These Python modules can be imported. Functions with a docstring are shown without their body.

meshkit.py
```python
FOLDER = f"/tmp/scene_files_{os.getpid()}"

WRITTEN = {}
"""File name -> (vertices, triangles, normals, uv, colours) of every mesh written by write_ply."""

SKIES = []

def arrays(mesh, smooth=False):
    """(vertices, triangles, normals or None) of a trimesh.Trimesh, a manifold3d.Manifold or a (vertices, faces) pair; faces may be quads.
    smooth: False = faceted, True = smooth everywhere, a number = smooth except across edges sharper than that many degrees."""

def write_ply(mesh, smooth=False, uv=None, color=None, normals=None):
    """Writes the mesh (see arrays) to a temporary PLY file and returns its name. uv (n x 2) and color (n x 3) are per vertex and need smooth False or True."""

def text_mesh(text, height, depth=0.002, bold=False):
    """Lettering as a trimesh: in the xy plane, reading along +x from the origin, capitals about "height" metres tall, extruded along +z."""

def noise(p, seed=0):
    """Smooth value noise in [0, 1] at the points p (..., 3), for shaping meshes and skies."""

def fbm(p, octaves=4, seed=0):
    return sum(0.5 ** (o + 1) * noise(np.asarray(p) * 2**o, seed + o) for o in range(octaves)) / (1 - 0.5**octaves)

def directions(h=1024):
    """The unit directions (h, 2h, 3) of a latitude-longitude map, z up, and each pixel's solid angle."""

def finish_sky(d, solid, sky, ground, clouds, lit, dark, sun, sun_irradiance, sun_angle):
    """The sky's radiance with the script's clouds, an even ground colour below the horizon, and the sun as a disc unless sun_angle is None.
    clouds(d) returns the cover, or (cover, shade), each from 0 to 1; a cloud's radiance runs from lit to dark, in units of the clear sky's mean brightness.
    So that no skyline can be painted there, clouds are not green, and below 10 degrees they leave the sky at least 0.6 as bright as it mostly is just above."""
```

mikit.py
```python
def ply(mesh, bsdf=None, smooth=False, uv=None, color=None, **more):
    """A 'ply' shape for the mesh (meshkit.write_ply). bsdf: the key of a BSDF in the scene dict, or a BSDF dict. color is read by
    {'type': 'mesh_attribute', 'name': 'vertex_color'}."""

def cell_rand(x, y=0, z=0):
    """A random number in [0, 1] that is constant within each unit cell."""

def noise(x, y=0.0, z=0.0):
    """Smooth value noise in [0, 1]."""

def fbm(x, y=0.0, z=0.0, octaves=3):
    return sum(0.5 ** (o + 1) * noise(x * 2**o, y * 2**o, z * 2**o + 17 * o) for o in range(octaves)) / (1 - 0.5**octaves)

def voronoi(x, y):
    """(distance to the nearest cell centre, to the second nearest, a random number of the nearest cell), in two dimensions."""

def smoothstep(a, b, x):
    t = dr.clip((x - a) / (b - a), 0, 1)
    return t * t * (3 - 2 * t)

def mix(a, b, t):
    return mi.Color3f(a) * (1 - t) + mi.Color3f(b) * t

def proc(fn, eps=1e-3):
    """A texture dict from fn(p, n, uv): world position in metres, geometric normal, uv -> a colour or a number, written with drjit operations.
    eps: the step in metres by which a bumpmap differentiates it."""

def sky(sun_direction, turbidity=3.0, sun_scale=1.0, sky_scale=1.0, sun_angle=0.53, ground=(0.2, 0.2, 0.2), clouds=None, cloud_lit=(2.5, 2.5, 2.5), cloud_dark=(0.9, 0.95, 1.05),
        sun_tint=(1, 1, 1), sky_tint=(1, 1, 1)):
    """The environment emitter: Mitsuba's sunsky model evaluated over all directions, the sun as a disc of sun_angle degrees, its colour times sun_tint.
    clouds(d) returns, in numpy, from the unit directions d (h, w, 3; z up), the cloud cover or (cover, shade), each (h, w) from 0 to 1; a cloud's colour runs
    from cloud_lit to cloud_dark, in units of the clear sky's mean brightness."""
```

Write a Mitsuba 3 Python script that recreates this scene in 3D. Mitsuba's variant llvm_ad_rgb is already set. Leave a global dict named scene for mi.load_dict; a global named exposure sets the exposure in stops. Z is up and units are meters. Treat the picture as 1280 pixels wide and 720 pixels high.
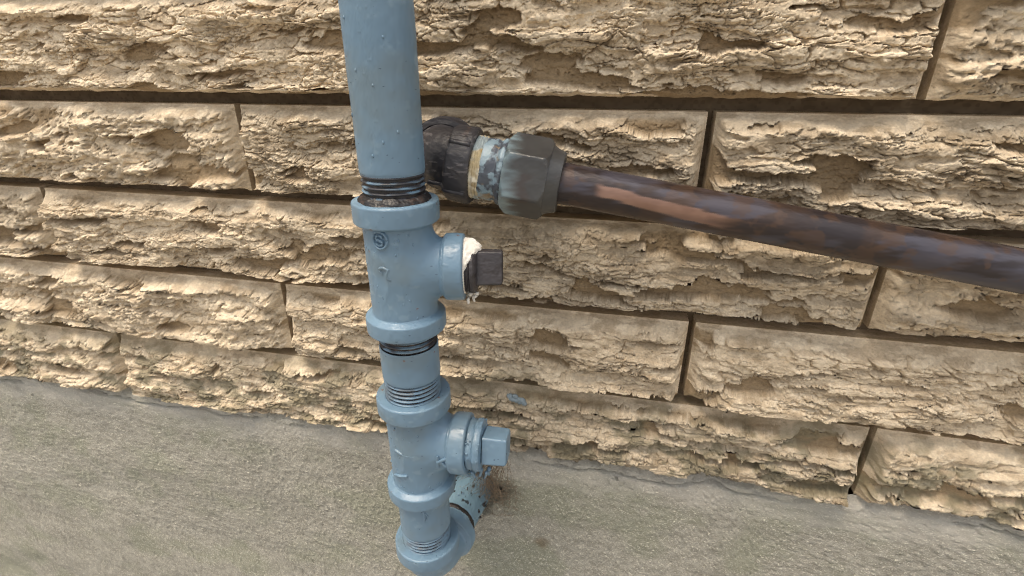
import math, random
import numpy as np
import trimesh
import drjit as dr
import mitsuba as mi
import mikit
from mikit import ply, proc, noise, fbm, voronoi, smoothstep, mix
import meshkit
from scipy.spatial import cKDTree

rng = np.random.default_rng(7)
random.seed(7)
scene, labels = {}, {}
PI = math.pi

# ------------------------------------------------------------------ camera, sky, exposure
CAM = np.array([0.0, -0.40752, 0.02818])
FWD = np.array([-0.19352791, 0.89511984, -0.40163096])
UPV = np.array([-0.08505616, 0.39252121, 0.91580159])
scene['camera'] = {
    'type': 'thinlens', 'fov': 2 * math.degrees(math.atan(640 / 621.85)), 'fov_axis': 'x',
    'near_clip': 0.01, 'far_clip': 200.0, 'aperture_radius': 0.0007, 'focus_distance': 0.40,
    'to_world': mi.ScalarTransform4f().look_at(origin=CAM.tolist(), target=(CAM + FWD).tolist(), up=UPV.tolist()),
}
scene['sky'] = mikit.sky((-0.22, -0.21, 0.95), turbidity=3, sun_scale=0.3, sun_angle=28, sky_scale=1.0,
                         # an evenly overcast sky, three times brighter overhead than at the horizon
                         clouds=lambda d: (np.ones(d.shape[:2]), (1 - np.clip(d[..., 2], 0, 1))), cloud_lit=(1.75, 1.76, 1.8), cloud_dark=(0.58, 0.585, 0.6))
exposure = 3.15


# ------------------------------------------------------------------ helpers
def ref(k):
    return {'type': 'ref', 'id': k}


def numbered(key):
    if key not in scene and key not in labels:
        return key
    i = 1
    while f'{key}_{i:03d}' in scene or f'{key}_{i:03d}' in labels:
        i += 1
    return f'{key}_{i:03d}'


def part(parent, name, mesh, bsdf, smooth=30, label=None, kind=None, **kw):
    key = numbered(f'{parent}__{name}')
    scene[key] = ply(mesh, bsdf, smooth, **kw)
    if label or kind:
        labels[key] = {}
        if label:
            labels[key]['label'] = label
        if kind:
            labels[key]['kind'] = kind
    return key


def frame(axis):
    a = np.asarray(axis, float)
    a = a / np.linalg.norm(a)
    u = np.cross(a, [0, 0, 1.0]) if abs(a[2]) < 0.95 else np.array([1.0, 0, 0])
    u /= np.linalg.norm(u)
    w = np.cross(u, a)
    return np.stack([u, w, a])          # rows: local x, y, z


def lathe(profile, origin, axis, n=96):
    """closed or open profile of (radius, height) turned about the axis"""
    pr = np.asarray(profile, float)
    ang = np.arange(n) * 2 * PI / n
    loc = np.stack([np.cos(ang)[None] * pr[:, :1], np.sin(ang)[None] * pr[:, :1], np.repeat(pr[:, 1:2], n, 1)], -1)
    i, j = np.meshgrid(np.arange(len(pr) - 1), np.arange(n), indexing='ij')
    q = np.stack([i * n + j, i * n + (j + 1) % n, (i + 1) * n + (j + 1) % n, (i + 1) * n + j], -1).reshape(-1, 4)
    f = np.vstack([q[:, [0, 1, 2]], q[:, [0, 2, 3]]])
    v = loc.reshape(-1, 3) @ frame(axis) + np.asarray(origin)
    m = trimesh.Trimesh(v, f, process=False)
    c = np.cross(v[f[:, 1]] - v[f[:, 0]], v[f[:, 2]] - v[f[:, 0]])
    # make the faces point outwards (volume sign for a closed profile)
    if np.einsum('ij,ij->i', v[f[:, 0]] - np.asarray(origin), c).sum() < 0:
        m.invert()
    return m


def iso(fn, lo, hi, step):
    """surface fn = 0 of a vectorised distance function by marching tetrahedra"""
    lo, hi = np.asarray(lo, float), np.asarray(hi, float)
    n = np.ceil((hi - lo) / step).astype(int) + 1
    ax = [lo[k] + np.arange(n[k]) * step for k in range(3)]
    G = np.stack(np.meshgrid(*ax, indexing='ij'), -1)
    V = fn(G.reshape(-1, 3)).reshape(n)
    P = G.reshape(-1, 3)
    Vf = V.ravel() + 1e-12
    idx = np.arange(V.size).reshape(n)
    corner = [idx[a:n[0] - 1 + a, b:n[1] - 1 + b, c:n[2] - 1 + c].ravel() for a in (0, 1) for b in (0, 1) for c in (0, 1)]
    C = np.stack(corner, 1)
    s = Vf[C] < 0
    C = C[(s.any(1)) & (~s.all(1))]
    T = np.array([[0, 1, 3, 7], [0, 3, 2, 7], [0, 2, 6, 7], [0, 6, 4, 7], [0, 4, 5, 7], [0, 5, 1, 7]])
    t = C[:, T].reshape(-1, 4)
    s = Vf[t] < 0
    k = s.sum(1)
    t, s, k = t[(k > 0) & (k < 4)], s[(k > 0) & (k < 4)], k[(k > 0) & (k < 4)]
    o = np.argsort(~s, axis=1, kind='stable')
    t = np.take_along_axis(t, o, 1)     # inside corners first
    tris = []
    a = t[k == 1]
    tris.append(np.stack([a[:, [0, 1]], a[:, [0, 2]], a[:, [0, 3]]], 1))
    a = t[k == 3]
    tris.append(np.stack([a[:, [3, 0]], a[:, [3, 1]], a[:, [3, 2]]], 1))
    a = t[k == 2]
    e = [a[:, [0, 2]], a[:, [0, 3]], a[:, [1, 3]], a[:, [1, 2]]]
    tris.append(np.stack([e[0], e[1], e[2]], 1))
    tris.append(np.stack([e[0], e[2], e[3]], 1))
    E = np.sort(np.concatenate(tris), -1).reshape(-1, 2)
    u, inv = np.unique(E[:, 0] * np.int64(V.size) + E[:, 1], return_inverse=True)
    A, B = u // V.size, u % V.size
    w = (Vf[A] / (Vf[A] - Vf[B]))[:, None]
    v = P[A] * (1 - w) + P[B] * w
    f = inv.reshape(-1, 3)
    f = f[(f[:, 0] != f[:, 1]) & (f[:, 1] != f[:, 2]) & (f[:, 0] != f[:, 2])]
    h = step * 0.2
    grad = np.stack([fn(v + d) - fn(v - d) for d in np.eye(3) * h], 1)
    grad /= np.linalg.norm(grad, axis=1, keepdims=True) + 1e-12
    v = v - grad * np.clip(fn(v), -step * 0.4, step * 0.4)[:, None]
    fn_ = np.cross(v[f[:, 1]] - v[f[:, 0]], v[f[:, 2]] - v[f[:, 0]])
    flip = np.einsum('ij,ij->i', fn_, grad[f[:, 0]]) < 0
    f[flip] = f[flip][:, ::-1]
    return trimesh.Trimesh(v, f, process=False)


def smin(a, b, k):
    h = np.clip(0.5 + 0.5 * (b - a) / k, 0, 1)
    return b * (1 - h) + a * h - k * h * (1 - h)


def smax(a, b, k):
    return -smin(-a, -b, k)


def sd_cyl(p, o, axis, r, h0, h1):
    a = np.asarray(axis, float)
    a = a / np.linalg.norm(a)
    d = p - np.asarray(o)
    h = d @ a
    rad = np.linalg.norm(d - h[:, None] * a, axis=1) - r
    return np.maximum(rad, np.maximum(h0 - h, h - h1))


def sd_arc(p, c, e1, e2, R, r):
    """quarter torus: centre c of the bend circle, arc from c+R*e1 to c+R*e2"""
    e1, e2 = np.asarray(e1, float), np.asarray(e2, float)
    d = p - np.asarray(c)
    x, y = d @ e1, d @ e2
    zz = d @ np.cross(e1, e2)
    rr = np.sqrt(x * x + y * y)
    ang = np.clip(np.arctan2(y, x), 0, PI / 2)
    dx, dy = x - R * np.cos(ang), y - R * np.sin(ang)
    return np.sqrt(dx * dx + dy * dy + zz * zz) - r


def rough(mesh, amp, scale, seed=0):
    v = np.array(mesh.vertices)
    n = np.array(mesh.vertex_normals)
    d = (meshkit.fbm(v / scale + 31.7, 3, seed) - 0.5) * 2 * amp
    return trimesh.Trimesh(v + n * d[:, None], np.array(mesh.faces), process=False)


def blob(c, d, length, r, nrm=None):
    """a bead or run of paint lying on a surface"""
    m = trimesh.creation.icosphere(2, 1.0)
    v = np.array(m.vertices)
    fr = frame(d)
    v = v * [r, r, length / 2]
    v += (meshkit.fbm(v / (r * 1.2) + c[0] * 900, 2, 3)[:, None] - 0.5) * r * 0.5 * np.array(m.vertices)
    return trimesh.Trimesh(v @ fr + np.asarray(c), m.faces, process=False)


def cat(ms):
    return trimesh.util.concatenate(ms)


def tube(pts, rad, sides=10):
    pts = np.asarray(pts, float)
    rad = np.broadcast_to(rad, (len(pts),))
    t = np.gradient(pts, axis=0)
    t /= np.linalg.norm(t, axis=1, keepdims=True) + 1e-12
    a = np.cross(t, np.where(np.abs(t[:, 2:]) < 0.9, [0, 0, 1.0], [1.0, 0, 0]))
    a /= np.linalg.norm(a, axis=1, keepdims=True) + 1e-12
    b = np.cross(t, a)
    g = np.arange(sides) * 2 * PI / sides
    v = pts[:, None] + rad[:, None, None] * (np.cos(g)[None, :, None] * a[:, None] + np.sin(g)[None, :, None] * b[:, None])
    i, j = np.meshgrid(np.arange(len(pts) - 1), np.arange(sides), indexing='ij')
    q = np.stack([i * sides + j, i * sides + (j + 1) % sides, (i + 1) * sides + (j + 1) % sides, (i + 1) * sides + j], -1).reshape(-1, 4)
    n = len(pts) * sides
    v = np.vstack([v.reshape(-1, 3), pts[:1], pts[-1:]])
    j = np.arange(sides)
    caps = np.vstack([np.stack([j * 0 + n, (j + 1) % sides, j], 1),
                      np.stack([j * 0 + n + 1, n - sides + j, n - sides + (j + 1) % sides], 1)])
    return trimesh.Trimesh(v, np.vstack([q[:, [0, 1, 2]], q[:, [0, 2, 3]], caps]), process=False)


# ------------------------------------------------------------------ materials
def mat(key, colour, rough_=0.5, spec=0.5, metallic=0.0, bump=None, bscale=1.0, eps=4e-4, twosided=True, **more):
    b = {'type': 'principled', 'base_color': proc(colour) if callable(colour) else {'type': 'rgb', 'value': list(colour)},
         'roughness': proc(rough_) if callable(rough_) else float(rough_), 'specular': float(spec), **more}
    b['metallic'] = proc(metallic) if callable(metallic) else float(metallic)
    if bump:
        b = {'type': 'bumpmap', 'arbitrary': proc(bump, eps), 'scale': float(bscale), 'bsdf': b}
    scene[key] = {'type': 'twosided', 'bsdf': b} if twosided else b


def fb(p, s, o=3, off=0.0):
    return fbm(p.x * s + off, p.y * s + off * 1.7, p.z * s + off * 0.6, o)


def ns(p, s, off=0.0):
    return noise(p.x * s + off, p.y * s + off * 1.3, p.z * s - off)


def brick_colour(p, n, uv):
    # uv.x carries the weathering-crust mask of the block (1 = pale crust, 0 = broken-off brown core), uv.y a tone per block
    crust = mix((0.50, 0.415, 0.300), (0.67, 0.570, 0.430), fb(p, 70, 3))
    crust = mix(crust, (0.74, 0.645, 0.50), smoothstep(0.52, 0.75, fb(p, 260, 2, 3.0)) * 0.6)
    core = mix((0.255, 0.185, 0.110), (0.37, 0.28, 0.18), fb(p, 120, 3, 9.0))
    c = mix(core, crust, uv.x)
    # brown weather stain in ragged, bedded streaks
    c = mix(c, (0.27, 0.20, 0.125), smoothstep(0.50, 0.60, fbm(p.x * 55, p.y * 90, p.z * 150, 5)) * 0.45)
    c = c * (0.80 + 0.40 * fb(p, 900, 2, 5.0))
    # green-grey algae and dirt splashed up on the lowest course
    low = smoothstep(-0.225, -0.30, p.z + (fb(p, 22, 3, 2.0) - 0.5) * 0.09)
    alg = low * smoothstep(0.43, 0.60, fb(p, 55, 4, 6.0))
    c = mix(c, (0.175, 0.16, 0.105), alg * 0.7)
    return c * (0.86 + 0.28 * uv.y)


mat('brick_mat', brick_colour, 0.95, 0.25, bump=lambda p, n, uv: fbm(p.x * 900, p.y * 900, p.z * 900, 3), bscale=0.0009, eps=3e-4)


def mortar_colour(p, n, uv):
    c = mix((0.13, 0.095, 0.06), (0.27, 0.205, 0.14), fb(p, 130, 3))
    return mix(c, (0.13, 0.095, 0.06), smoothstep(0.6, 0.75, ns(p, 350)) * 0.5)


mat('mortar_mat', mortar_colour, 0.95, 0.2, bump=lambda p, n, uv: fbm(p.x * 260, p.y * 260, p.z * 260, 4), bscale=0.005)

HOLE = (-0.1315, -0.398)      # where the pipe enters the footing (x, z)


def concrete_colour(p, n, uv):
    g = 0.5 * fb(p, 14, 4) + 0.5 * smoothstep(0.3, 0.7, fb(p, 150, 4, 2.0))
    c = mix((0.240, 0.230, 0.197), (0.378, 0.367, 0.322), g)
    c = mix(c, (0.235, 0.245, 0.185), smoothstep(0.42, 0.66, fb(p, 19, 4, 4.0)) * 0.65)      # greenish algae film
    sand = ns(p, 900, 1.0)
    c = mix(c, (0.66, 0.63, 0.55), smoothstep(0.70, 0.82, sand) * 0.75)
    c = c * (0.60 + 0.80 * fb(p, 800, 2, 8.0))
    # pale cement wash along the arris, under the blocks
    edge = smoothstep(-0.385, -0.350, p.z + (fbm(p.x * 30, 0.0, p.z * 90, 3) - 0.5) * 0.035)
    c = mix(c, (0.50, 0.48, 0.435), edge * 0.6)
    # dark dirty stain spread from the pipe entry, mostly to the right and below
    dx, dz = p.x - (HOLE[0] + 0.022), p.z - (HOLE[1] + 0.006)
    rr = dr.sqrt(dr.square(dx * 1.0) + dr.square(dz * 1.35)) + (fb(p, 60, 3, 7.0) - 0.5) * 0.022
    c = mix(c, (0.075, 0.058, 0.040), smoothstep(0.036, 0.008, rr) * 0.85)
    # a rusty brown spot further along
    d2 = dr.sqrt(dr.square(p.x + 0.052) + dr.square(p.z + 0.462)) + (fb(p, 90, 2, 5.0) - 0.5) * 0.012
    c = mix(c, (0.15, 0.105, 0.06), smoothstep(0.013, 0.004, d2) * 0.55)
    return c


mat('concrete_mat', concrete_colour, 0.92, 0.3, bump=lambda p, n, uv: fbm(p.x * 900, p.y * 900, p.z * 900, 3), bscale=0.0026, eps=3e-4)


def paint_colour(p, n, uv):
    c = mix((0.116, 0.194, 0.277), (0.148, 0.238, 0.328), fb(p, 45, 3))
    c = mix(c, (0.23, 0.33, 0.40), smoothstep(0.62, 0.78, fb(p, 130, 3, 3.0)) * 0.35)
    # dirty grey-green film in cloudy patches
    c = mix(c, (0.13, 0.165, 0.175), smoothstep(0.50, 0.72, fb(p, 28, 4, 11.0)) * 0.45)
    chip = smoothstep(0.835, 0.87, fbm(p.x * 330, p.y * 330, p.z * 520, 2))
    c = mix(c, (0.03, 0.07, 0.11), chip * 0.8)
    rust = smoothstep(0.80, 0.86, fbm(p.x * 170, p.y * 170, p.z * 170, 3))
    return mix(c, (0.16, 0.085, 0.045), rust * 0.7)


def paint_rough(p, n, uv):
    return 0.24 + 0.22 * fb(p, 90, 3, 5.0)


def paint_bump(p, n, uv):
    return fbm(p.x * 260, p.y * 260, p.z * 180, 3) + 0.55 * smoothstep(0.84, 0.93, ns(p, 420, 2.0)) + 0.5 * fbm(p.x * 600, p.y * 600, p.z * 90, 2)


mat('blue_paint', paint_colour, paint_rough, 0.5, bump=paint_bump, bscale=0.00042, eps=4e-4)


def worn_thread_colour(p, n, uv):
    c = paint_colour(p, n, uv)
    bare = smoothstep(0.36, 0.52, fbm(p.x * 60, p.y * 60, p.z * 210, 3))
    return mix(c, (0.032, 0.027, 0.029), bare * 0.93)


def chipped_colour(p, n, uv):
    c = mix((0.140, 0.232, 0.305), (0.175, 0.285, 0.362), fb(p, 70, 3))
    return mix(c, (0.022, 0.026, 0.03), smoothstep(0.66, 0.72, fb(p, 190, 3, 4.0)) * 0.9)


mat('chipped_paint', chipped_colour, 0.35, 0.5, bump=paint_bump, bscale=0.0006)
mat('worn_thread', worn_thread_colour, 0.42, 0.5, bump=paint_bump, bscale=0.0003)
mat('painted_thread', lambda p, n, uv: mix(paint_colour(p, n, uv), (0.09, 0.11, 0.13), smoothstep(0.50, 0.66, fb(p, 90, 3, 2.0)) * 0.7), 0.4, 0.5)
mat('thread_compound', lambda p, n, uv: mix((0.014, 0.013, 0.015), (0.055, 0.038, 0.032), smoothstep(0.55, 0.75, fb(p, 200, 3))), 0.45, 0.5,
    bump=lambda p, n, uv: fbm(p.x * 500, p.y * 500, p.z * 500, 2), bscale=0.001)


def black_iron_colour(p, n, uv):
    c = mix((0.016, 0.016, 0.020), (0.038, 0.036, 0.042), fb(p, 110, 3))
    c = mix(c, (0.14, 0.13, 0.135), smoothstep(0.60, 0.74, fbm(p.x * 140, p.y * 140, p.z * 420, 3)) * 0.55)
    return mix(c, (0.07, 0.042, 0.026), smoothstep(0.68, 0.8, fb(p, 160, 3, 9.0)) * 0.4)


mat('black_iron', black_iron_colour, lambda p, n, uv: 0.32 + 0.3 * fb(p, 120, 3, 4.0), 0.55,
    bump=lambda p, n, uv: fbm(p.x * 330, p.y * 330, p.z * 330, 3), bscale=0.0009)


def plug_colour(p, n, uv):
    c = mix((0.026, 0.024, 0.028), (0.048, 0.044, 0.050), fb(p, 150, 3))
    return mix(c, (0.018, 0.014, 0.014), smoothstep(0.58, 0.72, fb(p, 220, 3, 5.0)) * 0.6)


mat('plug_iron', plug_colour, 0.45, 0.5, bump=lambda p, n, uv: fbm(p.x * 500, p.y * 500, p.z * 500, 3), bscale=0.0006)


def nut_colour(p, n, uv):
    c = mix((0.028, 0.028, 0.030), (0.052, 0.054, 0.055), fb(p, 80, 3))
    c = mix(c, (0.045, 0.030, 0.026), smoothstep(0.52, 0.68, fb(p, 60, 3, 8.0)) * 0.5)
    # brush marks of blue paint over the end next to the adaptor
    near = smoothstep(-0.067, -0.084, p.x + (fbm(p.x * 60, p.y * 160, p.z * 160, 3) - 0.5) * 0.022)
    blue = mix((0.16, 0.24, 0.29), (0.27, 0.36, 0.39), fb(p, 150, 2, 3.0))
    return mix(c, blue, near * 0.8)


mat('nut_metal', nut_colour, lambda p, n, uv: 0.24 + 0.22 * fb(p, 100, 3, 4.0), 0.6,
    bump=lambda p, n, uv: fbm(p.x * 400, p.y * 400, p.z * 400, 3), bscale=0.0003)


def adaptor_colour(p, n, uv):
    blue = mix((0.15, 0.22, 0.28), (0.30, 0.40, 0.45), fb(p, 120, 3))
    dark = smoothstep(0.47, 0.60, fbm(p.x * 150, p.y * 80, p.z * 120, 4))
    c = mix(blue, (0.035, 0.034, 0.050), dark * 0.85)
    return mix(c, (0.28, 0.19, 0.08), smoothstep(0.66, 0.76, fb(p, 150, 3, 2.0)) * 0.6)


mat('adaptor_metal', adaptor_colour, 0.38, 0.5, bump=lambda p, n, uv: fbm(p.x * 260, p.y * 260, p.z * 260, 3), bscale=0.0011)


def hemp_colour(p, n, uv):
    c = mix((0.42, 0.35, 0.22), (0.72, 0.68, 0.56), smoothstep(0.35, 0.65, fb(p, 160, 3)))
    c = mix(c, (0.30, 0.20, 0.07), smoothstep(0.56, 0.70, fb(p, 120, 3, 3.0)) * 0.8)
    return mix(c, (0.24, 0.32, 0.37), smoothstep(0.55, 0.66, fb(p, 70, 3, 7.0)) * 0.8)


mat('old_tape', hemp_colour, 0.7, 0.3, bump=lambda p, n, uv: fbm(p.x * 900, p.y * 300, p.z * 300, 3), bscale=0.001)


def copper_colour(p, n, uv):
    # oxidised skin with violet and brown heat tints, and a scuffed bright streak along the tube
    c = mix((0.048, 0.030, 0.024), (0.028, 0.022, 0.025), smoothstep(0.38, 0.62, fb(p, 42, 3)))
    c = mix(c, (0.075, 0.074, 0.100), smoothstep(0.46, 0.62, fbm(p.x * 25, p.y * 60, p.z * 90, 4)) * 0.6)
    c = mix(c, (0.085, 0.048, 0.030), smoothstep(0.54, 0.64, fb(p, 85, 4, 2.0)) * 0.5)
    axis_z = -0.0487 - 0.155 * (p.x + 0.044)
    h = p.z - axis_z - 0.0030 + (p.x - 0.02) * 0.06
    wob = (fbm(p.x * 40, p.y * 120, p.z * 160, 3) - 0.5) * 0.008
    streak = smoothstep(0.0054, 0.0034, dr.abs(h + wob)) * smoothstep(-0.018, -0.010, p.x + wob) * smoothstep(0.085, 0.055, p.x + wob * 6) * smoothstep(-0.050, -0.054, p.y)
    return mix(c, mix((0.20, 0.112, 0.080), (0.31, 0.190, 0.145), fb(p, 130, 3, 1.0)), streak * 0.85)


mat('copper_skin', copper_colour, lambda p, n, uv: 0.22 + 0.20 * fb(p, 80, 3, 3.0), 0.6, metallic=0.35,
    bump=lambda p, n, uv: fbm(p.x * 120, p.y * 300, p.z * 300, 3), bscale=0.0004)
mat('white_tape', lambda p, n, uv: mix(mix((0.62, 0.58, 0.51), (0.82, 0.80, 0.76), fb(p, 150, 3)), (0.40, 0.28, 0.20), smoothstep(0.60, 0.74, fb(p, 130, 3, 4.0)) * 0.6), 0.6, 0.4,
    bump=lambda p, n, uv: fbm(p.x * 600, p.y * 600, p.z * 600, 2), bscale=0.0008)
mat('web_mat', (0.20, 0.155, 0.115), 0.8, 0.3)
mat('ground_mat', lambda p, n, uv: mix((0.20, 0.185, 0.155), (0.30, 0.28, 0.24), fb(p, 6, 4)), 0.9, 0.3,
    bump=lambda p, n, uv: fbm(p.x * 200, p.y * 200, 0.0, 3), bscale=0.003)
mat('splash_paint', lambda p, n, uv: mix((0.16, 0.21, 0.25), (0.25, 0.31, 0.35), fb(p, 300, 2)), 0.5, 0.4)

# ------------------------------------------------------------------ ground
g = trimesh.creation.box((60, 30, 0.2))
g.apply_translation((0, -14.8, -1.0))
scene['ground'] = ply(g, 'ground_mat')
labels['ground'] = {'label': 'concrete ground at the foot of the wall', 'category': 'ground', 'kind': 'structure'}


# ------------------------------------------------------------------ rock-faced wall
def worley(q, seed):
    """(F1, F2, id) over 2-d points with jittered cells of size one"""
    lo, hi = np.floor(q.min(0)).astype(int) - 2, np.ceil(q.max(0)).astype(int) + 2
    r = np.random.default_rng(seed)
    gx, gy = np.meshgrid(np.arange(lo[0], hi[0]), np.arange(lo[1], hi[1]), indexing='ij')
    pts = np.stack([gx, gy], -1).reshape(-1, 2) + r.random((gx.size, 2))
    val = r.random(len(pts))
    d, i = cKDTree(pts).query(q, k=2)
    return d[:, 0], d[:, 1], val[i[:, 0]]


def sstep(a, b, x):
    t = np.clip((x - a) / (b - a), 0, 1)
    return t * t * (3 - 2 * t)


def rock(u, v, seed):
    """relief towards the viewer in mm and crust mask, at (u, v) in mm within a block"""
    o = seed * 53.17
    P3 = lambda a, b, k: np.stack([u / a + o + k, v / b + o * 0.37 - k, np.full_like(u, k * 3.1)], -1)
    wx = (meshkit.fbm(P3(22, 14, 1), 4, seed) - .5) * 20
    wz = (meshkit.fbm(P3(22, 14, 2), 4, seed) - .5) * 9
    jx = (meshkit.fbm(P3(3.4, 3.0, 4), 3, seed) - .5) * 5.5
    jz = (meshkit.fbm(P3(3.4, 3.0, 6), 3, seed) - .5) * 3.2
    uu, vv = u + wx + jx, v + wz + jz
    W3 = lambda a, b, k: np.stack([uu / a + o + k, vv / b + o * 0.61 - k, np.full_like(u, k * 1.7)], -1)
    big = np.clip((meshkit.fbm(W3(56, 13, 3), 4, seed) - 0.24) / 0.52, 0, 1)
    s = big * 3.6
    k = np.floor(s)
    fr = s - k
    H = (k + sstep(0.0, 0.09, fr) * 0.9 + 0.1 * fr) * 4.4
    # flake plates with cracks between
    F1, F2, val = worley(np.stack([uu / 27, vv / 6.2], -1), seed + 5)
    cm = sstep(0.34, 0.54, meshkit.fbm(P3(30, 20, 7), 3, seed))
    H += (val - 0.5) * 3.0 * (0.5 + 0.5 * cm)
    H -= (1 - sstep(0.0, 0.11, F2 - F1)) * 5.0 * cm
    # crumbs
    F1, F2, val2 = worley(np.stack([uu / 9.5 + 3, vv / 3.0], -1), seed + 9)
    crumb = sstep(0.50, 0.60, meshkit.fbm(P3(36, 13, 11), 4, seed))
    H += crumb * ((val2 - 0.5) * 3.0 - (1 - sstep(0, 0.24, F2 - F1)) * 2.4)
    # places where the crust broke away: smoother, lower, brown core
    sp = sstep(0.605, 0.62, meshkit.fbm(W3(50, 11, 13), 4, seed + 2))
    H = H * (1 - sp) + (H * 0.25 - 1.0) * sp
    # pits and grain
    pit = sstep(0.63, 0.70, meshkit.fbm(P3(2.8, 1.8, 15), 2, seed))
    H -= pit * 2.4 * (0.3 + 0.7 * meshkit.fbm(P3(20, 12, 16), 2, seed))
    H += (meshkit.fbm(P3(4, 3, 17), 3, seed) - .5) * 1.3
    H += (meshkit.fbm(P3(1.5, 1.3, 19), 2, seed) - .5) * 0.9
    mask = (1 - sp) * (0.6 + 0.4 * sstep(0.25, 0.5, meshkit.fbm(P3(14, 8, 23), 3, seed)))
    return H, mask


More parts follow.
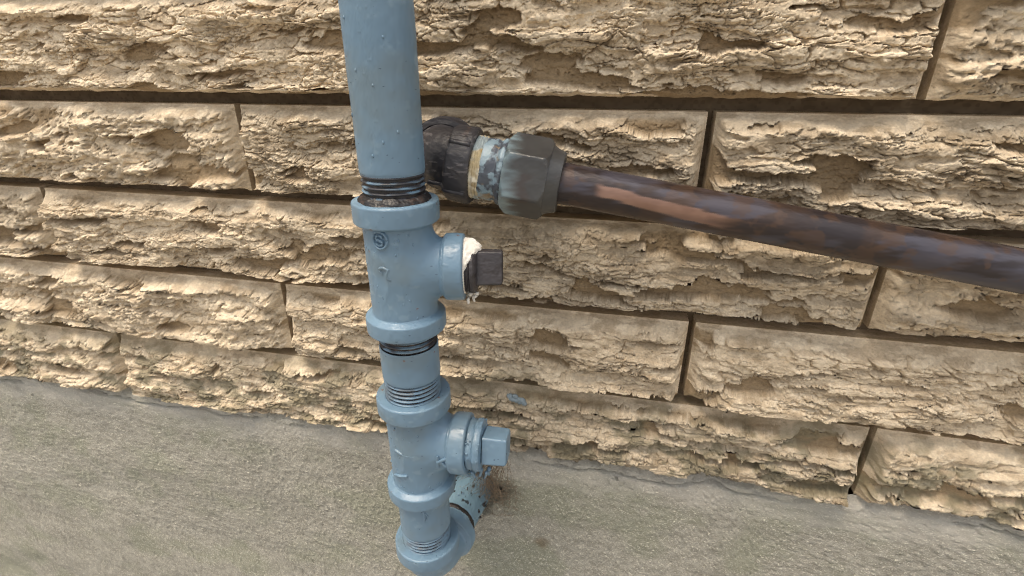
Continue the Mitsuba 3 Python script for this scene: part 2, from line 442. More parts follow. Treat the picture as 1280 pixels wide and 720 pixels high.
def block_mesh(x0, x1, z0, z1, step, seed):
    nu, nv = int((x1 - x0) / step) + 1, int((z1 - z0) / step) + 1
    U, V = np.meshgrid(np.linspace(x0, x1, nu), np.linspace(z0, z1, nv), indexing='ij')
    u, v = U.ravel() * 1000, V.ravel() * 1000
    H, mask = rock(u - x0 * 1000, v - z0 * 1000, seed)
    dt, db = z1 * 1000 - v, v - z0 * 1000
    ds = np.minimum(u - x0 * 1000, x1 * 1000 - u)
    jag = meshkit.fbm(np.stack([u / 14 + seed, v / 9, u * 0], -1), 3, seed)
    jag2 = meshkit.fbm(np.stack([u / 9 - seed, v / 30, u * 0 + 3], -1), 3, seed + 1)
    env_t = sstep(0.8 + 3.5 * jag, 4.5 + 7 * jag, dt)
    env_b = sstep(0.0, 2.5 + 7.0 * jag2 ** 2, db)
    env_s = sstep(0.0, 6 + 6 * jag, ds)
    env = env_t * env_b * env_s
    Y = -(env * (2.0 + H) + 2.2 * sstep(0, 5, dt) * sstep(0, 2.5, db) * sstep(0, 3, ds))
    Y += (meshkit.fbm(np.stack([u / 2.6, v / 2.2, u * 0 + seed], -1), 2, 4) - .5) * 0.5
    sag = -0.5 * np.clip(-Y - 4, -3, 9) * np.minimum(sstep(0, 10, db), sstep(0, 8, dt))
    edge = (jag2 - 0.5) * 3.0 * (1 - sstep(0, 6, db)) * sstep(0, 12, dt)
    X3 = np.stack([u / 1000, Y / 1000, (v + sag + edge) / 1000], -1)
    idx = np.arange(nu * nv).reshape(nu, nv)
    q = np.stack([idx[:-1, :-1], idx[1:, :-1], idx[1:, 1:], idx[:-1, 1:]], -1).reshape(-1, 4)
    f = np.vstack([q[:, [0, 1, 2]], q[:, [0, 2, 3]]])
    ring = np.concatenate([idx[:, 0], idx[-1, 1:], idx[-2::-1, -1], idx[0, -2:0:-1]])
    a = X3[ring]
    b = a.copy()
    b[:, 1] = 0.045
    n0, m = len(X3), len(ring)
    j = np.arange(m)
    sk = np.vstack([np.stack([n0 + (j + 1) % m, n0 + j, n0 + m + j], 1), np.stack([n0 + (j + 1) % m, n0 + m + j, n0 + m + (j + 1) % m], 1)])
    vv = np.vstack([X3, a, b])
    mk = np.concatenate([mask * 1.0, np.full(2 * m, 0.35)])
    # the drafted margin keeps its pale crust
    mk[:len(mask)] = np.maximum(mask, (1 - env_t) * 0.9)
    return trimesh.Trimesh(vv, np.vstack([f, sk]), process=False), mk


BR = 0.076
tones = np.random.default_rng(3)
wall_box = trimesh.creation.box((2.6, 0.12, 1.9))
wall_box.apply_translation((-0.25, 0.017 + 0.06, 0.05))
part('brick_wall', 'mortar', wall_box, 'mortar_mat', smooth=False)
labels['brick_wall'] = {'label': 'rough rock-faced tan block wall with recessed brown mortar joints', 'category': 'wall'}
offs = {-4: -0.11, -3: 0.06, -2: -0.142, -1: 0.062, 0: -0.207, 1: 0.062, 2: -0.197, 3: 0.072, 4: -0.165}
LEN, GAP = 0.394, 0.006
# a course k has its top arris at z = -0.086 * (k - 1)
for k in range(-4, 5):
    z1 = -0.086 * (k - 1)
    z0 = z1 - BR
    x = offs[k] - 3 * (LEN + GAP)
    while x < 0.75:
        b0, b1 = x + GAP / 2, x + GAP / 2 + LEN
        if b1 > -1.35:
            visible = k >= -1
            central = visible and b1 > -0.30 and b0 < 0.12
            step = 0.00062 if central else (0.0014 if visible else 0.004)
            seed = int((k + 9) * 31 + round((b0 + 3) * 7))
            m, mk = block_mesh(b0, b1, z0, z1, step, seed)
            tone = tones.random()
            part('brick_wall', 'brick', m, 'brick_mat', smooth=True, uv=np.stack([mk, np.full(len(mk), tone)], 1))
        x += LEN + GAP
# smear of blue paint that ran onto a block
sm = []
for i in range(9):
    c = np.array([-0.088 + i * 0.0018, -0.0105 - 0.001 * rng.random(), -0.2665 - 0.0006 * i + 0.0016 * rng.normal()])
    sm.append(blob(c, (1, 0, -0.2), 0.006, 0.0026))
part('brick_wall', 'paint_smear', cat(sm), 'splash_paint', smooth=True, label='small grey-blue smear of paint on a low block')


# ------------------------------------------------------------------ concrete footing
def footing():
    xs = np.concatenate([np.arange(-1.5, -0.9, 0.004), np.arange(-0.9, -0.42, 0.002), np.arange(-0.42, 0.17, 0.0011), np.arange(0.17, 1.0, 0.003)])
    zs = np.concatenate([np.arange(0, 0.235, 0.0011), np.arange(0.235, 0.6, 0.006)])
    U, D = np.meshgrid(xs, zs, indexing='ij')
    x, d = U.ravel() * 1000, D.ravel() * 1000            # d: distance down from the arris in mm
    f3 = lambda a, b, k, o=3, s=0: meshkit.fbm(np.stack([x / a + k, d / b - k, x * 0 + k], -1), o, s)
    line = 9 + (f3(60, 200, 1) - .5) * 14
    Y = -8.0 * sstep(0, 1, d / line) - 3.0 * sstep(0, 60, d)
    Y -= (f3(120, 60, 2) - .5) * 7 + (f3(40, 7, 3) - .5) * 0.8              # trowel waves, horizontal
    Y -= (f3(4.5, 3.6, 5) - .5) * 1.0
    F1, F2, val = worley(np.stack([x / 4.6, d / 4.6], -1), 77)
    grain = np.clip(1 - (F1 / (0.16 + 0.22 * val)) ** 2, 0, 1) ** 0.6 * (val > 0.45)
    Y += np.clip(1 - (F1 / 0.26) ** 2, 0, 1) * (val < 0.12) * 1.6
    Y -= grain * 1.3 * (0.3 + f3(50, 40, 6))
    F1, F2, val = worley(np.stack([x / 2.4, d / 2.4], -1), 79)
    Y -= np.clip(1 - (F1 / 0.5) ** 2, 0, 1) * 0.45 * val
    Y += sstep(22, 6, d) * sstep(0.5, 0.62, f3(13, 8, 21)) * 3.2 - sstep(16, 2, d) * (f3(5, 5, 22) - .5) * 3.5
    # crack running along just under the arris, with a broken corner
    cl = 13 + (f3(55, 300, 8) - .5) * 15
    cr = np.exp(-((d - cl) / 1.0) ** 2) * sstep(0.36, 0.50, f3(90, 300, 9)) * ((x > -110) | (x < -330))
    Y += cr * 6.5
    rag = f3(9, 9, 12)
    chip = np.exp(-(((x - 22) / 7) ** 2 + ((d - 22) / 5.5) ** 2)) * (rag > 0.42)
    Y += chip * 7
    # ragged hole round the pipe
    hx, hd = (x / 1000 - HOLE[0]) * 1000, d - (-0.334 - HOLE[1]) * 1000
    rr = np.sqrt(hx ** 2 + hd ** 2) + (f3(14, 14, 14) - .5) * 16
    Y += sstep(35, 24, rr) * 16 + (rag - .5) * 6 * sstep(44, 28, rr)
    v = np.stack([x / 1000, Y / 1000, -0.334 - d / 1000], -1)
    nu, nv = len(xs), len(zs)
    idx = np.arange(nu * nv).reshape(nu, nv)
    q = np.stack([idx[:-1, :-1], idx[:-1, 1:], idx[1:, 1:], idx[1:, :-1]], -1).reshape(-1, 4)
    f = np.vstack([q[:, [0, 1, 2]], q[:, [0, 2, 3]]])
    return trimesh.Trimesh(v, f, process=False)


scene['concrete_footing'] = ply(footing(), 'concrete_mat', True)
labels['concrete_footing'] = {'label': 'stained grey concrete footing with a cracked upper edge below the block wall', 'category': 'footing'}

# ------------------------------------------------------------------ blue gas riser
PX, PY = -0.14643, -0.10143
R_ = 'gas_riser'
labels[R_] = {'label': 'blue painted upright iron pipe with two plugged tees and an elbow into the footing', 'category': 'pipe'}
UP = np.array([0, 0, 1.0])


def at(z):
    return np.array([PX, PY, z])


def ridge_profile(n, r0, r1, pitch, z0=0.0):
    pr = []
    for i in range(n):
        z = z0 + i * pitch
        pr += [(r0, z), (r1 - 0.0001, z + pitch * 0.32), (r1, z + pitch * 0.45), (r1 - 0.0001, z + pitch * 0.58)]
    pr.append((r0, z0 + n * pitch))
    return pr


def threads(parent, origin, axis, n, rad, pitch, bsdf, core='thread_compound', taper=0.0, label=None):
    rings = []
    for i in range(n):
        r = rad - taper * i
        rings.append(lathe([(r - 0.0021, i * pitch), (r - 0.0002, i * pitch + pitch * .28), (r, i * pitch + pitch * .42), (r - 0.0002, i * pitch + pitch * .56),
                            (r - 0.0021, i * pitch + pitch * .82)], origin, axis, 96))
    key = part(parent, 'thread', rough(cat(rings), 0.0003, 0.005, 3), bsdf, smooth=40, label=label)
    return key, lathe([(rad - 0.0014 - taper * n, -0.0005), (rad - 0.0014, n * pitch)], origin, axis, 64)


def collar_mesh(origin, axis, r, length, r_in, fillet=0.0035, body_r=0.0235, seed=1):
    """cast bead: open rim at h=0 facing the axis' negative side, runs along the axis and fades into the body"""
    c = 0.0016
    pr = [(r_in, 0.004), (r_in, 0.0006), (r_in + 0.0006, 0.0), (r - c - 0.0006, 0.0)]
    for a in np.linspace(-PI / 2, 0, 6):
        pr.append((r - c + c * math.cos(a), c + c * math.sin(a)))
    pr += [(r + 0.0002, length * 0.45), (r, length - c)]
    for a in np.linspace(0, PI / 2, 6)[1:]:
        pr.append((r - c + c * math.cos(a), length - c + c * math.sin(a)))
    pr += [((r + body_r) / 2 + 0.0002, length + 0.0007), (body_r + 0.0007, length + fillet * 0.45), (body_r - 0.0004, length + fillet)]
    return rough(lathe(pr, origin, axis, 112), 0.00035, 0.012, seed)


def tee(z_top, z_bot, z_branch, az, rb_body, rb_col, blen, seed):
    t = f'{R_}__tee'
    t = numbered(t)
    bd = np.array([math.cos(az), math.sin(az), 0.0])
    br = 0.0236
    run = lambda p: sd_cyl(p, at(0), UP, br, z_bot + 0.006, z_top - 0.006)

    def body(p):
        return smin(run(p), sd_cyl(p, at(z_branch), bd, rb_body, 0.0, blen - 0.006), 0.011) + (meshkit.fbm(p / 0.011 + seed, 2, seed) - .5) * 0.0006

    lo = np.array([PX - 0.03, PY - 0.03, z_bot])
    hi = np.array([PX + 0.052, PY + 0.035, z_top])
    scene[t] = ply(iso(body, lo, hi, 0.00125), 'blue_paint', 45)
    part(t, 'collar', collar_mesh(at(z_top), -UP, 0.029, 0.0145, 0.0215, seed=seed), 'blue_paint')
    part(t, 'collar', collar_mesh(at(z_bot), UP, 0.029, 0.0125, 0.0215, seed=seed + 1), 'blue_paint')
    end = at(z_branch) + bd * blen
    part(t, 'branch_collar', collar_mesh(end, -bd, rb_col, 0.0135, rb_col - 0.0058, body_r=rb_body, seed=seed + 2), 'blue_paint')
    return t, bd, end


def wrap(mesh, ang, z, r, up=UP):
    """flat marks (x along, y up, z out) laid on the upright body at azimuth ang (degrees)"""
    v = np.array(mesh.vertices)
    a = math.radians(ang) + v[:, 0] / r
    rr = r + v[:, 2]
    return trimesh.Trimesh(np.stack([PX + rr * np.cos(a), PY + rr * np.sin(a), z + v[:, 1]], -1), mesh.faces, process=False)


def soft(mesh, it=2):
    m = trimesh.Trimesh(mesh.vertices, mesh.faces)
    m.merge_vertices()
    m = m.subdivide_to_size(0.0011)
    trimesh.smoothing.filter_taubin(m, iterations=6)
    return m


def flat_stroke(pts, w, h=0.0009):
    p3 = [(x, y, 0.0) for x, y in pts]
    m = tube(np.array(p3), w, 10)
    v = np.array(m.vertices)
    v[:, 2] *= h / w
    return trimesh.Trimesh(v, m.faces, process=False)


# upper pipe
pipe_r = 0.0213
pk = part(R_, 'upper_pipe', rough(lathe([(0.0206, -0.0335), (pipe_r - 0.0002, -0.0322), (pipe_r, -0.031)] + [(pipe_r, z) for z in np.linspace(-0.028, 0.2, 60)] + [(pipe_r, 0.75)], at(0), UP, 128), 0.00022, 0.02, 5), 'blue_paint')
tk, core = threads(pk, at(-0.0525), UP, 6, 0.0209, 0.0034, 'worn_thread', label='worn black and blue pipe thread above the upper tee')
part(pk, 'thread_compound', rough(core, 0.0003, 0.004, 2), 'thread_compound')
part(pk, 'thread_compound', rough(lathe([(0.0245, 0.0003), (0.0240, 0.0026), (0.0222, 0.0046), (0.0198, 0.0060)], at(-0.0525), UP, 90), 0.0013, 0.005, 2), 'thread_compound', label='black sealing compound smeared round the thread')
# specks and runs of paint on the upper pipe
dots = []
for a, z, L in [(-140, 0.003, .0022), (-110, 0.028, .0015), (-75, -0.012, .002), (-60, 0.045, .0014), (-95, -0.02, .0018), (-50, -0.006, .0016), (-125, 0.055, .0016), (-82, 0.02, .0013)]:
    r = pipe_r
    dots.append(blob(at(z) + np.array([r * math.cos(math.radians(a)), r * math.sin(math.radians(a)), 0]), UP, L * 1.3, 0.0007))
part(pk, 'paint_drip', cat(dots), 'blue_paint', smooth=True, kind='stuff')

# upper tee
t1, bd1, end1 = tee(-0.0510, -0.1475, -0.1000, math.radians(12), 0.0200, 0.0238, 0.0450, 11)
ring = flat_stroke([(0.0050 * math.cos(a), 0.0058 * math.sin(a)) for a in np.linspace(0, 2 * PI, 33)], 0.0010, 0.0019)
txt = meshkit.text_mesh('S', 0.0072, 0.0021, True)
txt.apply_translation((-np.mean(txt.bounds[:, 0]), -np.mean(txt.bounds[:, 1]), 0))
part(t1, 'casting_mark', cat([wrap(ring, -95.1, -0.0728, 0.0236), wrap(soft(txt), -95.1, -0.0728, 0.0233)]), 'blue_paint', smooth=True, label='raised letter in a ring cast on the upper tee')
part(t1, 'casting_mark', wrap(cat([flat_stroke([(-0.004, 0.003), (-.001, .0042), (.0022, .003), (.001, 0.0), (.0012, -.0035), (.0035, -.0042)], 0.0013, 0.0019), flat_stroke([(-.0045, .001), (-.002, .0)], .0009, .0011)]), -91.7, -0.0961, 0.0235),
     'blue_paint', smooth=True, label='raised figure cast low on the upper tee')

# middle nipple
nr = 0.0222
TP = 0.0036


def nipple(z_top, z_bot, n_up, n_dn, up_mat, dn_mat, seed):
    k = part(R_, 'nipple', rough(lathe([(nr - .0006, z_bot + n_dn * TP), (nr, z_bot + n_dn * TP + .0012)] + [(nr, z) for z in np.linspace(z_bot + n_dn * TP + .003, z_top - n_up * TP - .003, 16)] +
                                             [(nr, z_top - n_up * TP - .0012), (nr - .0006, z_top - n_up * TP)], at(0), UP, 128), 0.00022, 0.012, seed), 'blue_paint')
    if n_up:
        _, c = threads(k, at(z_top), -UP, n_up, nr - .0004, TP, up_mat)
        part(k, 'thread_compound', rough(c, .0003, .004, 4), 'thread_compound')
    _, c = threads(k, at(z_bot), UP, n_dn, nr - .0004, TP, dn_mat)
    part(k, 'thread_compound', rough(c, .0003, .004, 4), 'thread_compound')
    return k


nk = nipple(-0.1465, -0.2070, 4, 5, 'worn_thread', 'painted_thread', 6)

# lower tee
t2, bd2, end2 = tee(-0.2056, -0.3065, -0.2535, math.radians(4), 0.0212, 0.0248, 0.0440, 23)
part(t2, 'casting_mark', wrap(flat_stroke([(-0.0078, .0018), (-.002, 0.0006), (.003, -.0006), (.0085, -.0006)], .0012, .0021), -95.0, -.2505, .0236), 'blue_paint', smooth=True, label='upper raised dash on the lower tee')
part(t2, 'casting_mark', wrap(flat_stroke([(-0.0070, -.0026), (0, 0.0), (.0066, .0026)], .0012, .0021), -108.0, -.2745, .0236), 'blue_paint', smooth=True, label='lower raised slanted dash on the lower tee')
# raised K on the root of the branch
km = [flat_stroke([(-.0035, -.0048), (-.0028, .0048)], .0011, .0014), flat_stroke([(-.003, .0002), (.0036, .0046)], .0010, .0013), flat_stroke([(-.001, .001), (.003, -.0044)], .0010, .0013)]
km = cat(km)
v = np.array(km.vertices) * [1.3, 1.25, 1.0]
cdir = np.array([0.0, -math.cos(math.radians(25)), math.sin(math.radians(25))])
ang = v[:, 1] / 0.0212 + math.radians(-8)
v3 = at(-0.2535) + bd2 * 0.0268 + v[:, :1] * bd2 + (0.0222 + v[:, 2:3]) * (np.cos(ang)[:, None] * np.array([math.sin(math.radians(4)), -math.cos(math.radians(4)), 0]) + np.sin(ang)[:, None] * UP)
part(t2, 'casting_mark', trimesh.Trimesh(v3, km.faces, process=False), 'blue_paint', smooth=True, label='raised letter cast on the branch of the lower tee')
nk2 = nipple(-0.3060, -0.3675, 0, 5, 'worn_thread', 'painted_thread', 8)
part(nk2, 'paint_drip', wrap(cat([flat_stroke([(-.001, .006), (-.0005, 0), (-.001, -.0065)], .0011, .0016), flat_stroke([(.0, .003), (.0022, -.001), (.0014, -.004)], .0009, .0013)]), -65.8, -.318, nr - .0002),
     'blue_paint', smooth=True, label='long run of thick paint on the lowest nipple')
part(nk2, 'thread_compound', rough(lathe([(nr + .0006, -.0012), (nr + .0009, 0), (nr + .0002, .0012)], at(-.3078), UP, 64), .0005, .004, 3), 'thread_compound')

# specks of thick paint on both tees, the kind a brush leaves
for t, z0, z1, n, sd in ((t1, -.135, -.068, 26, 1), (t2, -.290, -.222, 34, 2)):
    r2 = np.random.default_rng(sd)
    ms = []
    for i in range(n):
        a, z = math.radians(r2.uniform(-150, -25)), r2.uniform(z0, z1)
        ms.append(blob(at(z) + np.array([.0236 * math.cos(a), .0236 * math.sin(a), 0]), UP, r2.uniform(.0008, .0022), r2.uniform(.0004, .0008)))
    part(t, 'paint_drip', cat(ms), 'blue_paint', smooth=True, kind='stuff')


# ------------------------------------------------------------------ plugs
def square_head(o, d, side, h0, h1, roll, ch=0.0012, taper=0.97):
    fr = frame(d)
    sl = []
    n = 6
    hs = [(h0, 1.0), (h1 - ch, taper), (h1 - ch * .4, taper - ch * .5 / side), (h1, taper - 2 * ch / side)]
    base = []
    for q in range(4):
        for a in np.linspace(-PI / 4, PI / 4, n):
            t = q * PI / 2 + a
            cx, cy = (side / 2 - ch) * math.copysign(1, math.cos(q * PI / 2 + 1e-9 + 0)) , 0
            base.append((q, a))
    pts = []
    for q, a in base:
        cq = np.array([math.cos(q * PI / 2 + PI / 4), math.sin(q * PI / 2 + PI / 4)]) * (side / 2 - ch) * math.sqrt(2)
        t = q * PI / 2 + PI / 4 + a
        pts.append(cq + ch * np.array([math.cos(t), math.sin(t)]))
    pts = np.array(pts)
    c, s = math.cos(roll), math.sin(roll)
    pts = pts @ np.array([[c, s], [-s, c]])
    rings = [np.column_stack([pts * k, np.full(len(pts), h)]) for h, k in hs]
    m = len(pts)
    v = np.vstack(rings + [[[0, 0, h0]], [[0, 0, h1]]])
    f = []
    for i in range(len(rings) - 1):
        for j in range(m):
            a_, b_, c_, d_ = i * m + j, i * m + (j + 1) % m, (i + 1) * m + (j + 1) % m, (i + 1) * m + j
            f += [[a_, b_, c_], [a_, c_, d_]]
    n0 = len(rings) * m
    for j in range(m):
        f += [[n0, (j + 1) % m, j], [n0 + 1, n0 - m + j, n0 - m + (j + 1) % m]]
    mesh = trimesh.Trimesh(v @ fr + np.asarray(o), f, process=False)
    return mesh


# black plug of the upper tee
pl = f'{R_}__plug'
scene[pl] = ply(square_head(at(-.1000), bd1, 0.0240, 0.0540, 0.0720, math.radians(15), 0.0016), 'plug_iron', 35)
labels[pl] = {'label': 'unpainted dark square-headed plug in the upper tee'}
_, core = threads(pl, end1 - bd1 * 0.004, bd1, 5, 0.0186, 0.0022, 'plug_iron', taper=0.0)
part(pl, 'shoulder', rough(lathe([(.0168, -.004), (.0172, .0075), (.0186, .0085), (.0190, .0105), (.0180, .0120), (.0150, .0135), (.0, .0135)], end1 - bd1 * .004, bd1, 64), .0003, .004, 6), 'plug_iron')
# torn white sealing tape between the collar and the plug
F1_ = frame(bd1)
nA, nB = 150, 22
up1 = math.atan2(F1_[1] @ UP, F1_[0] @ UP)            # local angle of straight up
fr1 = math.atan2(F1_[1] @ np.array([0, -1.0, 0]), F1_[0] @ np.array([0, -1.0, 0]))
s1 = 1 if math.sin(fr1 - up1) > 0 else -1             # from the top over the front
a_ = up1 + s1 * np.radians(np.linspace(-70, 215, nA))
A2, S2 = np.meshgrid(a_, np.linspace(0, 1, nB), indexing='ij')
deg = np.degrees((A2 - up1) * s1)
wide = np.clip(1.15 - np.abs(deg - 18) / 58, 0.07, 1)  # bunched over the upper front, a thin lip elsewhere
n3 = lambda k, fa, fs: meshkit.fbm(np.stack([np.cos(A2) * fa + k, np.sin(A2) * fa, S2 * fs], -1), 3, 5) - .5
rr_ = 0.0182 + (0.0008 + 0.0034 * wide) * np.sin(PI * S2) ** 0.55 + n3(1, 3, 3) * 0.0028 * (0.3 + wide) - 0.0022 * S2 * wide
hh_ = -0.0022 + S2 * (0.0022 + 0.0105 * wide * (1 + 0.9 * n3(4, 3, 0.2)))
V = np.stack([rr_ * np.cos(A2), rr_ * np.sin(A2), hh_], -1).reshape(-1, 3)
idx = np.arange(nA * nB).reshape(nA, nB)
q = np.stack([idx[:-1, :-1], idx[1:, :-1], idx[1:, 1:], idx[:-1, 1:]], -1).reshape(-1, 4)
tape_mesh = trimesh.Trimesh(V @ F1_ + end1, np.vstack([q[:, [0, 1, 2]], q[:, [0, 2, 3]]]), process=False)
dn = lambda along, r, d_: end1 + bd1 * along + r * (math.cos(up1 + s1 * math.radians(d_)) * F1_[0] + math.sin(up1 + s1 * math.radians(d_)) * F1_[1])

# painted plug of the lower tee
pl2 = numbered(f'{R_}__plug')
scene[pl2] = ply(rough(square_head(at(-.2535), bd2, 0.0238, 0.0565, 0.0765, math.radians(13), 0.0022), .0003, .006, 4), 'blue_paint', 35)
labels[pl2] = {'label': 'blue painted square-headed plug in the lower tee'}
part(pl2, 'shoulder', rough(lathe([(.0150, .0), (.0196, .0), (.0202, .0012), (.0200, .004), (.0192, .0052), (.0206, .0058), (.0212, .0068), (.0212, .0098), (.0204, .0112), (.0150, .0118), (.0, .0118)], end2, bd2, 72), .0009, .005, 7), 'blue_paint')
F2_ = frame(bd2)
r2 = np.random.default_rng(5)
dr_ = []
for i in range(46):
    a = math.radians(r2.uniform(120, 420))
    h = r2.uniform(0.0, 0.012)
    L = r2.uniform(.001, .0035)
    dr_.append(blob(end2 + bd2 * h + .0204 * (math.cos(a) * F2_[0] + math.sin(a) * F2_[1]), bd2 * r2.normal() + np.cross(bd2, UP) * r2.normal() + UP * r2.normal(), L, r2.uniform(.0005, .001)))
part(pl2, 'paint_drip', cat(dr_), 'blue_paint', smooth=True, kind='stuff')
dk = []
for i in range(16):
    a = math.radians(r2.uniform(150, 300))
    h = r2.uniform(0.0005, 0.006)
    dk.append(blob(end2 + bd2 * h + .0203 * (math.cos(a) * F2_[0] + math.sin(a) * F2_[1]), np.cross(bd2, UP) + UP * r2.normal(), r2.uniform(.002, .005), r2.uniform(.0004, .0008)))
part(pl2, 'thread_compound', cat(dk), 'thread_compound', smooth=True, kind='stuff')
# strings of paint hanging under the plug
hs_ = []
for i in range(11):
    x0 = end2 + bd2 * r2.uniform(.0, .018) + np.array([0, -.012 + .006 * r2.random(), -.019 + .002 * r2.random()])
    L = r2.uniform(.004, .013)
    p_ = [x0 + np.array([.0012 * math.sin(3 * s + i), 0.002 * s, -L * s]) for s in np.linspace(0, 1, 7)]
    hs_.append(tube(p_, np.linspace(.0011, .0007, 7) + .0006 * r2.random(), 7))
part(pl2, 'paint_string', cat(hs_), 'blue_paint', smooth=True, kind='stuff')

# ------------------------------------------------------------------ elbow into the footing
BZ = -0.4035
hd = np.array([0.0135, 0.0964, 0.0])
hd /= np.linalg.norm(hd)
ec = np.array([PX, PY, BZ])
Rb = 0.026


def elbow_body(p):
    c = ec + UP * Rb + hd * Rb
    a = sd_arc(p, c, -hd, -UP, Rb, 0.0236)
    b = sd_cyl(p, ec, UP, .0236, Rb, .034)
    h = sd_cyl(p, ec, hd, .0236, Rb, .042)
    return np.minimum(a, np.minimum(b, h)) + (meshkit.fbm(p / 0.011 + 4, 2, 9) - .5) * 0.0006


el = part(R_, 'elbow', iso(elbow_body, ec - .034, ec + np.array([.04, .05, .038]), .00125), 'blue_paint', smooth=45)
part(el, 'collar', collar_mesh(at(-.3650), -UP, .029, .0145, .0215, seed=41), 'blue_paint')
part(el, 'collar', collar_mesh(ec + hd * .0440, -hd, .0285, .0125, .0215, seed=43), 'blue_paint')
wp = part(R_, 'wall_nipple', rough(lathe([(.0216, .042), (.0220, .044), (.0220, .135)], ec, hd, 72), .0009, .008, 12), 'chipped_paint', label='short blue nipple running into a dark ragged hole in the footing')
part(wp, 'thread_compound', rough(lathe([(.0214, .0485), (.0226, .0500), (.0229, .0520), (.0224, .0538), (.0214, .0545)], ec, hd, 72), .0009, .004, 3), 'thread_compound')
dr2 = []
fr_ = frame(hd)
for i in range(20):
    a = r2.uniform(0, 2 * PI)
    dr2.append(blob(ec + hd * r2.uniform(.046, .088) + .0221 * (math.cos(a) * fr_[0] + math.sin(a) * fr_[1]), hd + .8 * r2.normal(size=3), r2.uniform(.001, .005), r2.uniform(.0005, .0012)))
part(wp, 'paint_drip', cat(dr2), 'blue_paint', smooth=True, kind='stuff')
dk = []
for i in range(26):
    a = r2.uniform(0, 2 * PI)
    dk.append(blob(ec + hd * r2.uniform(.066, .090) + .0222 * (math.cos(a) * fr_[0] + math.sin(a) * fr_[1]), hd + .8 * r2.normal(size=3), r2.uniform(.002, .006), r2.uniform(.0006, .0014)))
part(wp, 'thread_compound', cat(dk), 'thread_compound', smooth=True, kind='stuff')

# tape pieces as one part of the plug
strands = []
for d_, al, L, w in [(165, .003, .0090, .0013), (172, .0065, .0078, .0012), (182, .0015, .0050, .0014), (158, .0075, .0060, .0010)]:
    p0 = dn(al, .0180, d_)
    pts = [p0 + np.array([.0012 * math.sin(4 * s + d_), -.0008 * s, -L * s]) for s in np.linspace(0, 1, 8)]
    m = tube(pts, np.linspace(w * 1.5, w * .6, 8), 8)
    strands.append(rough(m, .0006, .003, int(d_)))
part(pl, 'sealing_tape', tape_mesh, 'white_tape', smooth=True, label='torn white sealing tape bunched round the black plug')

part(pl, 'tape_strand', cat(strands), 'white_tape', smooth=True, kind='stuff')

# ------------------------------------------------------------------ copper pipe with its black elbow
K = 'copper_pipe'
labels[K] = {'label': 'tarnished copper tube with a compression nut and black elbow passing behind the blue pipe', 'category': 'pipe'}
cd = np.array([1.0, 0.044, -0.155])
cd /= np.linalg.norm(cd)
co = np.array([-0.1340, -0.0535, -0.0322])      # centre of the bend


def along(s):
    return co + cd * s


back = np.array([0.0, 1.0, 0.0])
back = back - cd * (back @ cd)
back /= np.linalg.norm(back)
Re = 0.021


def black_body(p):
    c = co + cd * Re + back * Re
    a = sd_arc(p, c, -back, -cd, Re, .0226)
    h = sd_cyl(p, co, cd, .0226, Re, .027)
    b = sd_cyl(p, co, back, .0226, Re, .075)
    return np.minimum(a, np.minimum(h, b)) + (meshkit.fbm(p / .009 + 2, 3, 15) - .5) * .0009


be = part(K, 'elbow', iso(black_body, co + np.array([-.034, -.03, -.034]), co + np.array([.04, .08, .034]), .0013), 'black_iron', smooth=45, label='grimy black iron elbow')
part(be, 'collar', rough(lathe([(.0200, .0305), (.0262, .0305), (.0272, .0295), (.0276, .027), (.0276, .0155), (.0268, .0137), (.0250, .0128), (.0215, .0118)], co, cd, 96), .0006, .008, 3), 'black_iron')
part(be, 'collar', rough(lathe([(.0200, .0335), (.0262, .0335), (.0276, .0323), (.0276, .020), (.0270, .0182), (.0232, .0172)], co, back, 96), .0006, .008, 4), 'black_iron')
# cast ribs of the elbow
for phi, s0, s1 in [(-0.62, .001, .029), (.75, .0145, .029), (-1.9, .0145, .029)]:
    w = np.cross(cd, back)
    # phi: angle round the axis from the camera-facing side
    pts = [co + cd * s + (.0222 if s < .0135 else .0270) * (-back * math.cos(phi) + w * math.sin(phi)) for s in np.linspace(s0, s1, 9)]
    part(be, 'casting_rib', rough(tube(pts, .0019, 10), .0004, .004, 2), 'black_iron', smooth=True)
# threaded adaptor with old tape
ad = part(K, 'adaptor', rough(lathe([(.0195, .029), (.0212, .035), (.0219, .0375), (.0222, .042), (.0224, .045), (.0216, .0465), (.0216, .0480), (.0236, .0495), (.0242, .0510), (.0238, .0530), (.0205, .0545)], co, cd, 96), .0009, .008, 5), 'adaptor_metal', label='adaptor daubed with blue paint over dark metal')
part(ad, 'sealing_tape', rough(lathe([(.0195, .0290), (.0222, .0295), (.0228, .0310), (.0219, .0325), (.0229, .0335), (.0220, .0348), (.0228, .0360), (.0218, .0372), (.0215, .0378)], co, cd, 96), .0010, .005, 8), 'old_tape', label='yellowed sealing tape on the thread beside the elbow')


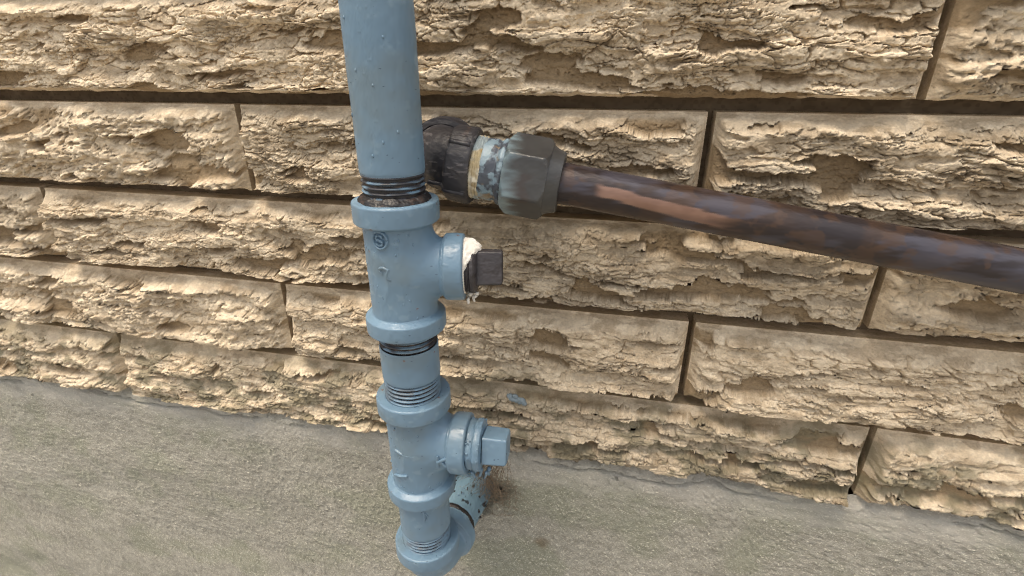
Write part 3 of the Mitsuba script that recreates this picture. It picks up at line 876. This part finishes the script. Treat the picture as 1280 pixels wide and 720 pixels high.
# compression nut: hexagon with turned chamfers
def hex_nut(o, d, R, h0, h1, rot, ch):
    fr = frame(d)
    n = 144
    hs = np.concatenate([np.linspace(h0, h0 + .004, 6), np.linspace(h0 + .004, h1 - .006, 10)[1:], np.linspace(h1 - .006, h1, 8)[1:]])
    ang = np.arange(n) * 2 * PI / n
    ap = R * math.cos(PI / 6)
    loc = (ang - rot) % (PI / 3) - PI / 6
    hexr = ap / np.cos(loc)
    hexr = np.minimum(hexr, R * 0.992)
    rows = []
    for h in hs:
        lim = 1e9
        if h < h0 + .004:
            lim = ap * 1.02 + (h - h0) * 1.1 - 0.0006
        if h > h1 - .006:
            lim = ap * 1.03 + (h1 - h) * 0.9
        r = np.minimum(hexr, lim)
        rows.append(np.stack([r * np.cos(ang), r * np.sin(ang), np.full(n, h)], -1))
    V = np.vstack(rows)
    idx = np.arange(len(hs) * n).reshape(len(hs), n)
    nx = np.roll(idx, -1, 1)
    q = np.stack([idx[:-1], nx[:-1], nx[1:], idx[1:]], -1).reshape(-1, 4)
    f = np.vstack([q[:, [0, 1, 2]], q[:, [0, 2, 3]]])
    V = np.vstack([V, [[0, 0, h0]], [[0, 0, h1]]])
    k = len(hs) * n
    j = np.arange(n)
    f = np.vstack([f, np.stack([np.full(n, k), (j + 1) % n, j], 1), np.stack([np.full(n, k + 1), idx[-1], np.roll(idx[-1], -1)], 1)])
    return trimesh.Trimesh(V @ fr + np.asarray(o), f, process=False)


FRC = frame(cd)
# rotate so that one edge sits a little above the side facing the camera
view = CAM - along(.075)
view -= cd * (view @ cd)
vang = math.atan2(view @ FRC[1], view @ FRC[0])
upang = math.atan2(FRC[1] @ UP, FRC[0] @ UP)
sgn = 1 if math.sin(upang - vang) > 0 else -1
nt = part(K, 'compression_nut', rough(hex_nut(co, cd, .0296, .0535, .0845, vang + sgn * math.radians(27) - PI / 6 + PI / 6, .001), .00012, .012, 6), 'nut_metal', smooth=20, label='large dark hexagonal nut brushed with blue paint at one end')
part(nt, 'sleeve', rough(lathe([(.0250, .0835), (.0248, .0850), (.0232, .0880), (.0222, .0915), (.0216, .0935), (.0205, .0940), (.0150, .0940)], co, cd, 96), .0003, .01, 9), 'nut_metal')
part(K, 'tube', rough(lathe([(.0148, s) for s in np.concatenate([np.linspace(.085, .36, 90), [1.2]])], co, cd, 96), .00018, .03, 10), 'copper_skin', smooth=True, label='tarnished violet-brown copper tube with a bright scuffed streak')

# ------------------------------------------------------------------ dirty cobweb between the lower plug and the footing
web = []
r3 = np.random.default_rng(12)
for i in range(90):
    a = end2 + bd2 * r3.uniform(.004, .032) + np.array([0, r3.uniform(-.006, .012), -r3.uniform(.012, .020)])
    b = np.array([HOLE[0] + r3.normal(.022, .016), -.014 + r3.uniform(-.006, .006), HOLE[1] + r3.normal(.002, .013)])
    n = 9
    s = np.linspace(0, 1, n)[:, None]
    pts = a * (1 - s) + b * s + np.array([0, 0, -1.0]) * np.sin(PI * s) * r3.uniform(.0, .010) + r3.normal(size=(n, 3)) * .0006
    web.append(tube(pts, r3.uniform(.00010, .00022), 4))
for i in range(60):
    c = np.array([HOLE[0] + r3.normal(.026, .014), -.016 + r3.uniform(-.006, .004), HOLE[1] + r3.normal(.0, .012)])
    d = r3.normal(size=3) * [.014, .004, .009]
    s = np.linspace(-1, 1, 7)[:, None]
    web.append(tube(c + d * s + r3.normal(size=(7, 3)) * .0008, r3.uniform(.00012, .0003), 4))
scene['cobweb'] = ply(cat(web), 'web_mat', True)
labels['cobweb'] = {'label': 'dirty brown cobweb strung from the lower plug to the hole in the footing', 'category': 'cobweb'}
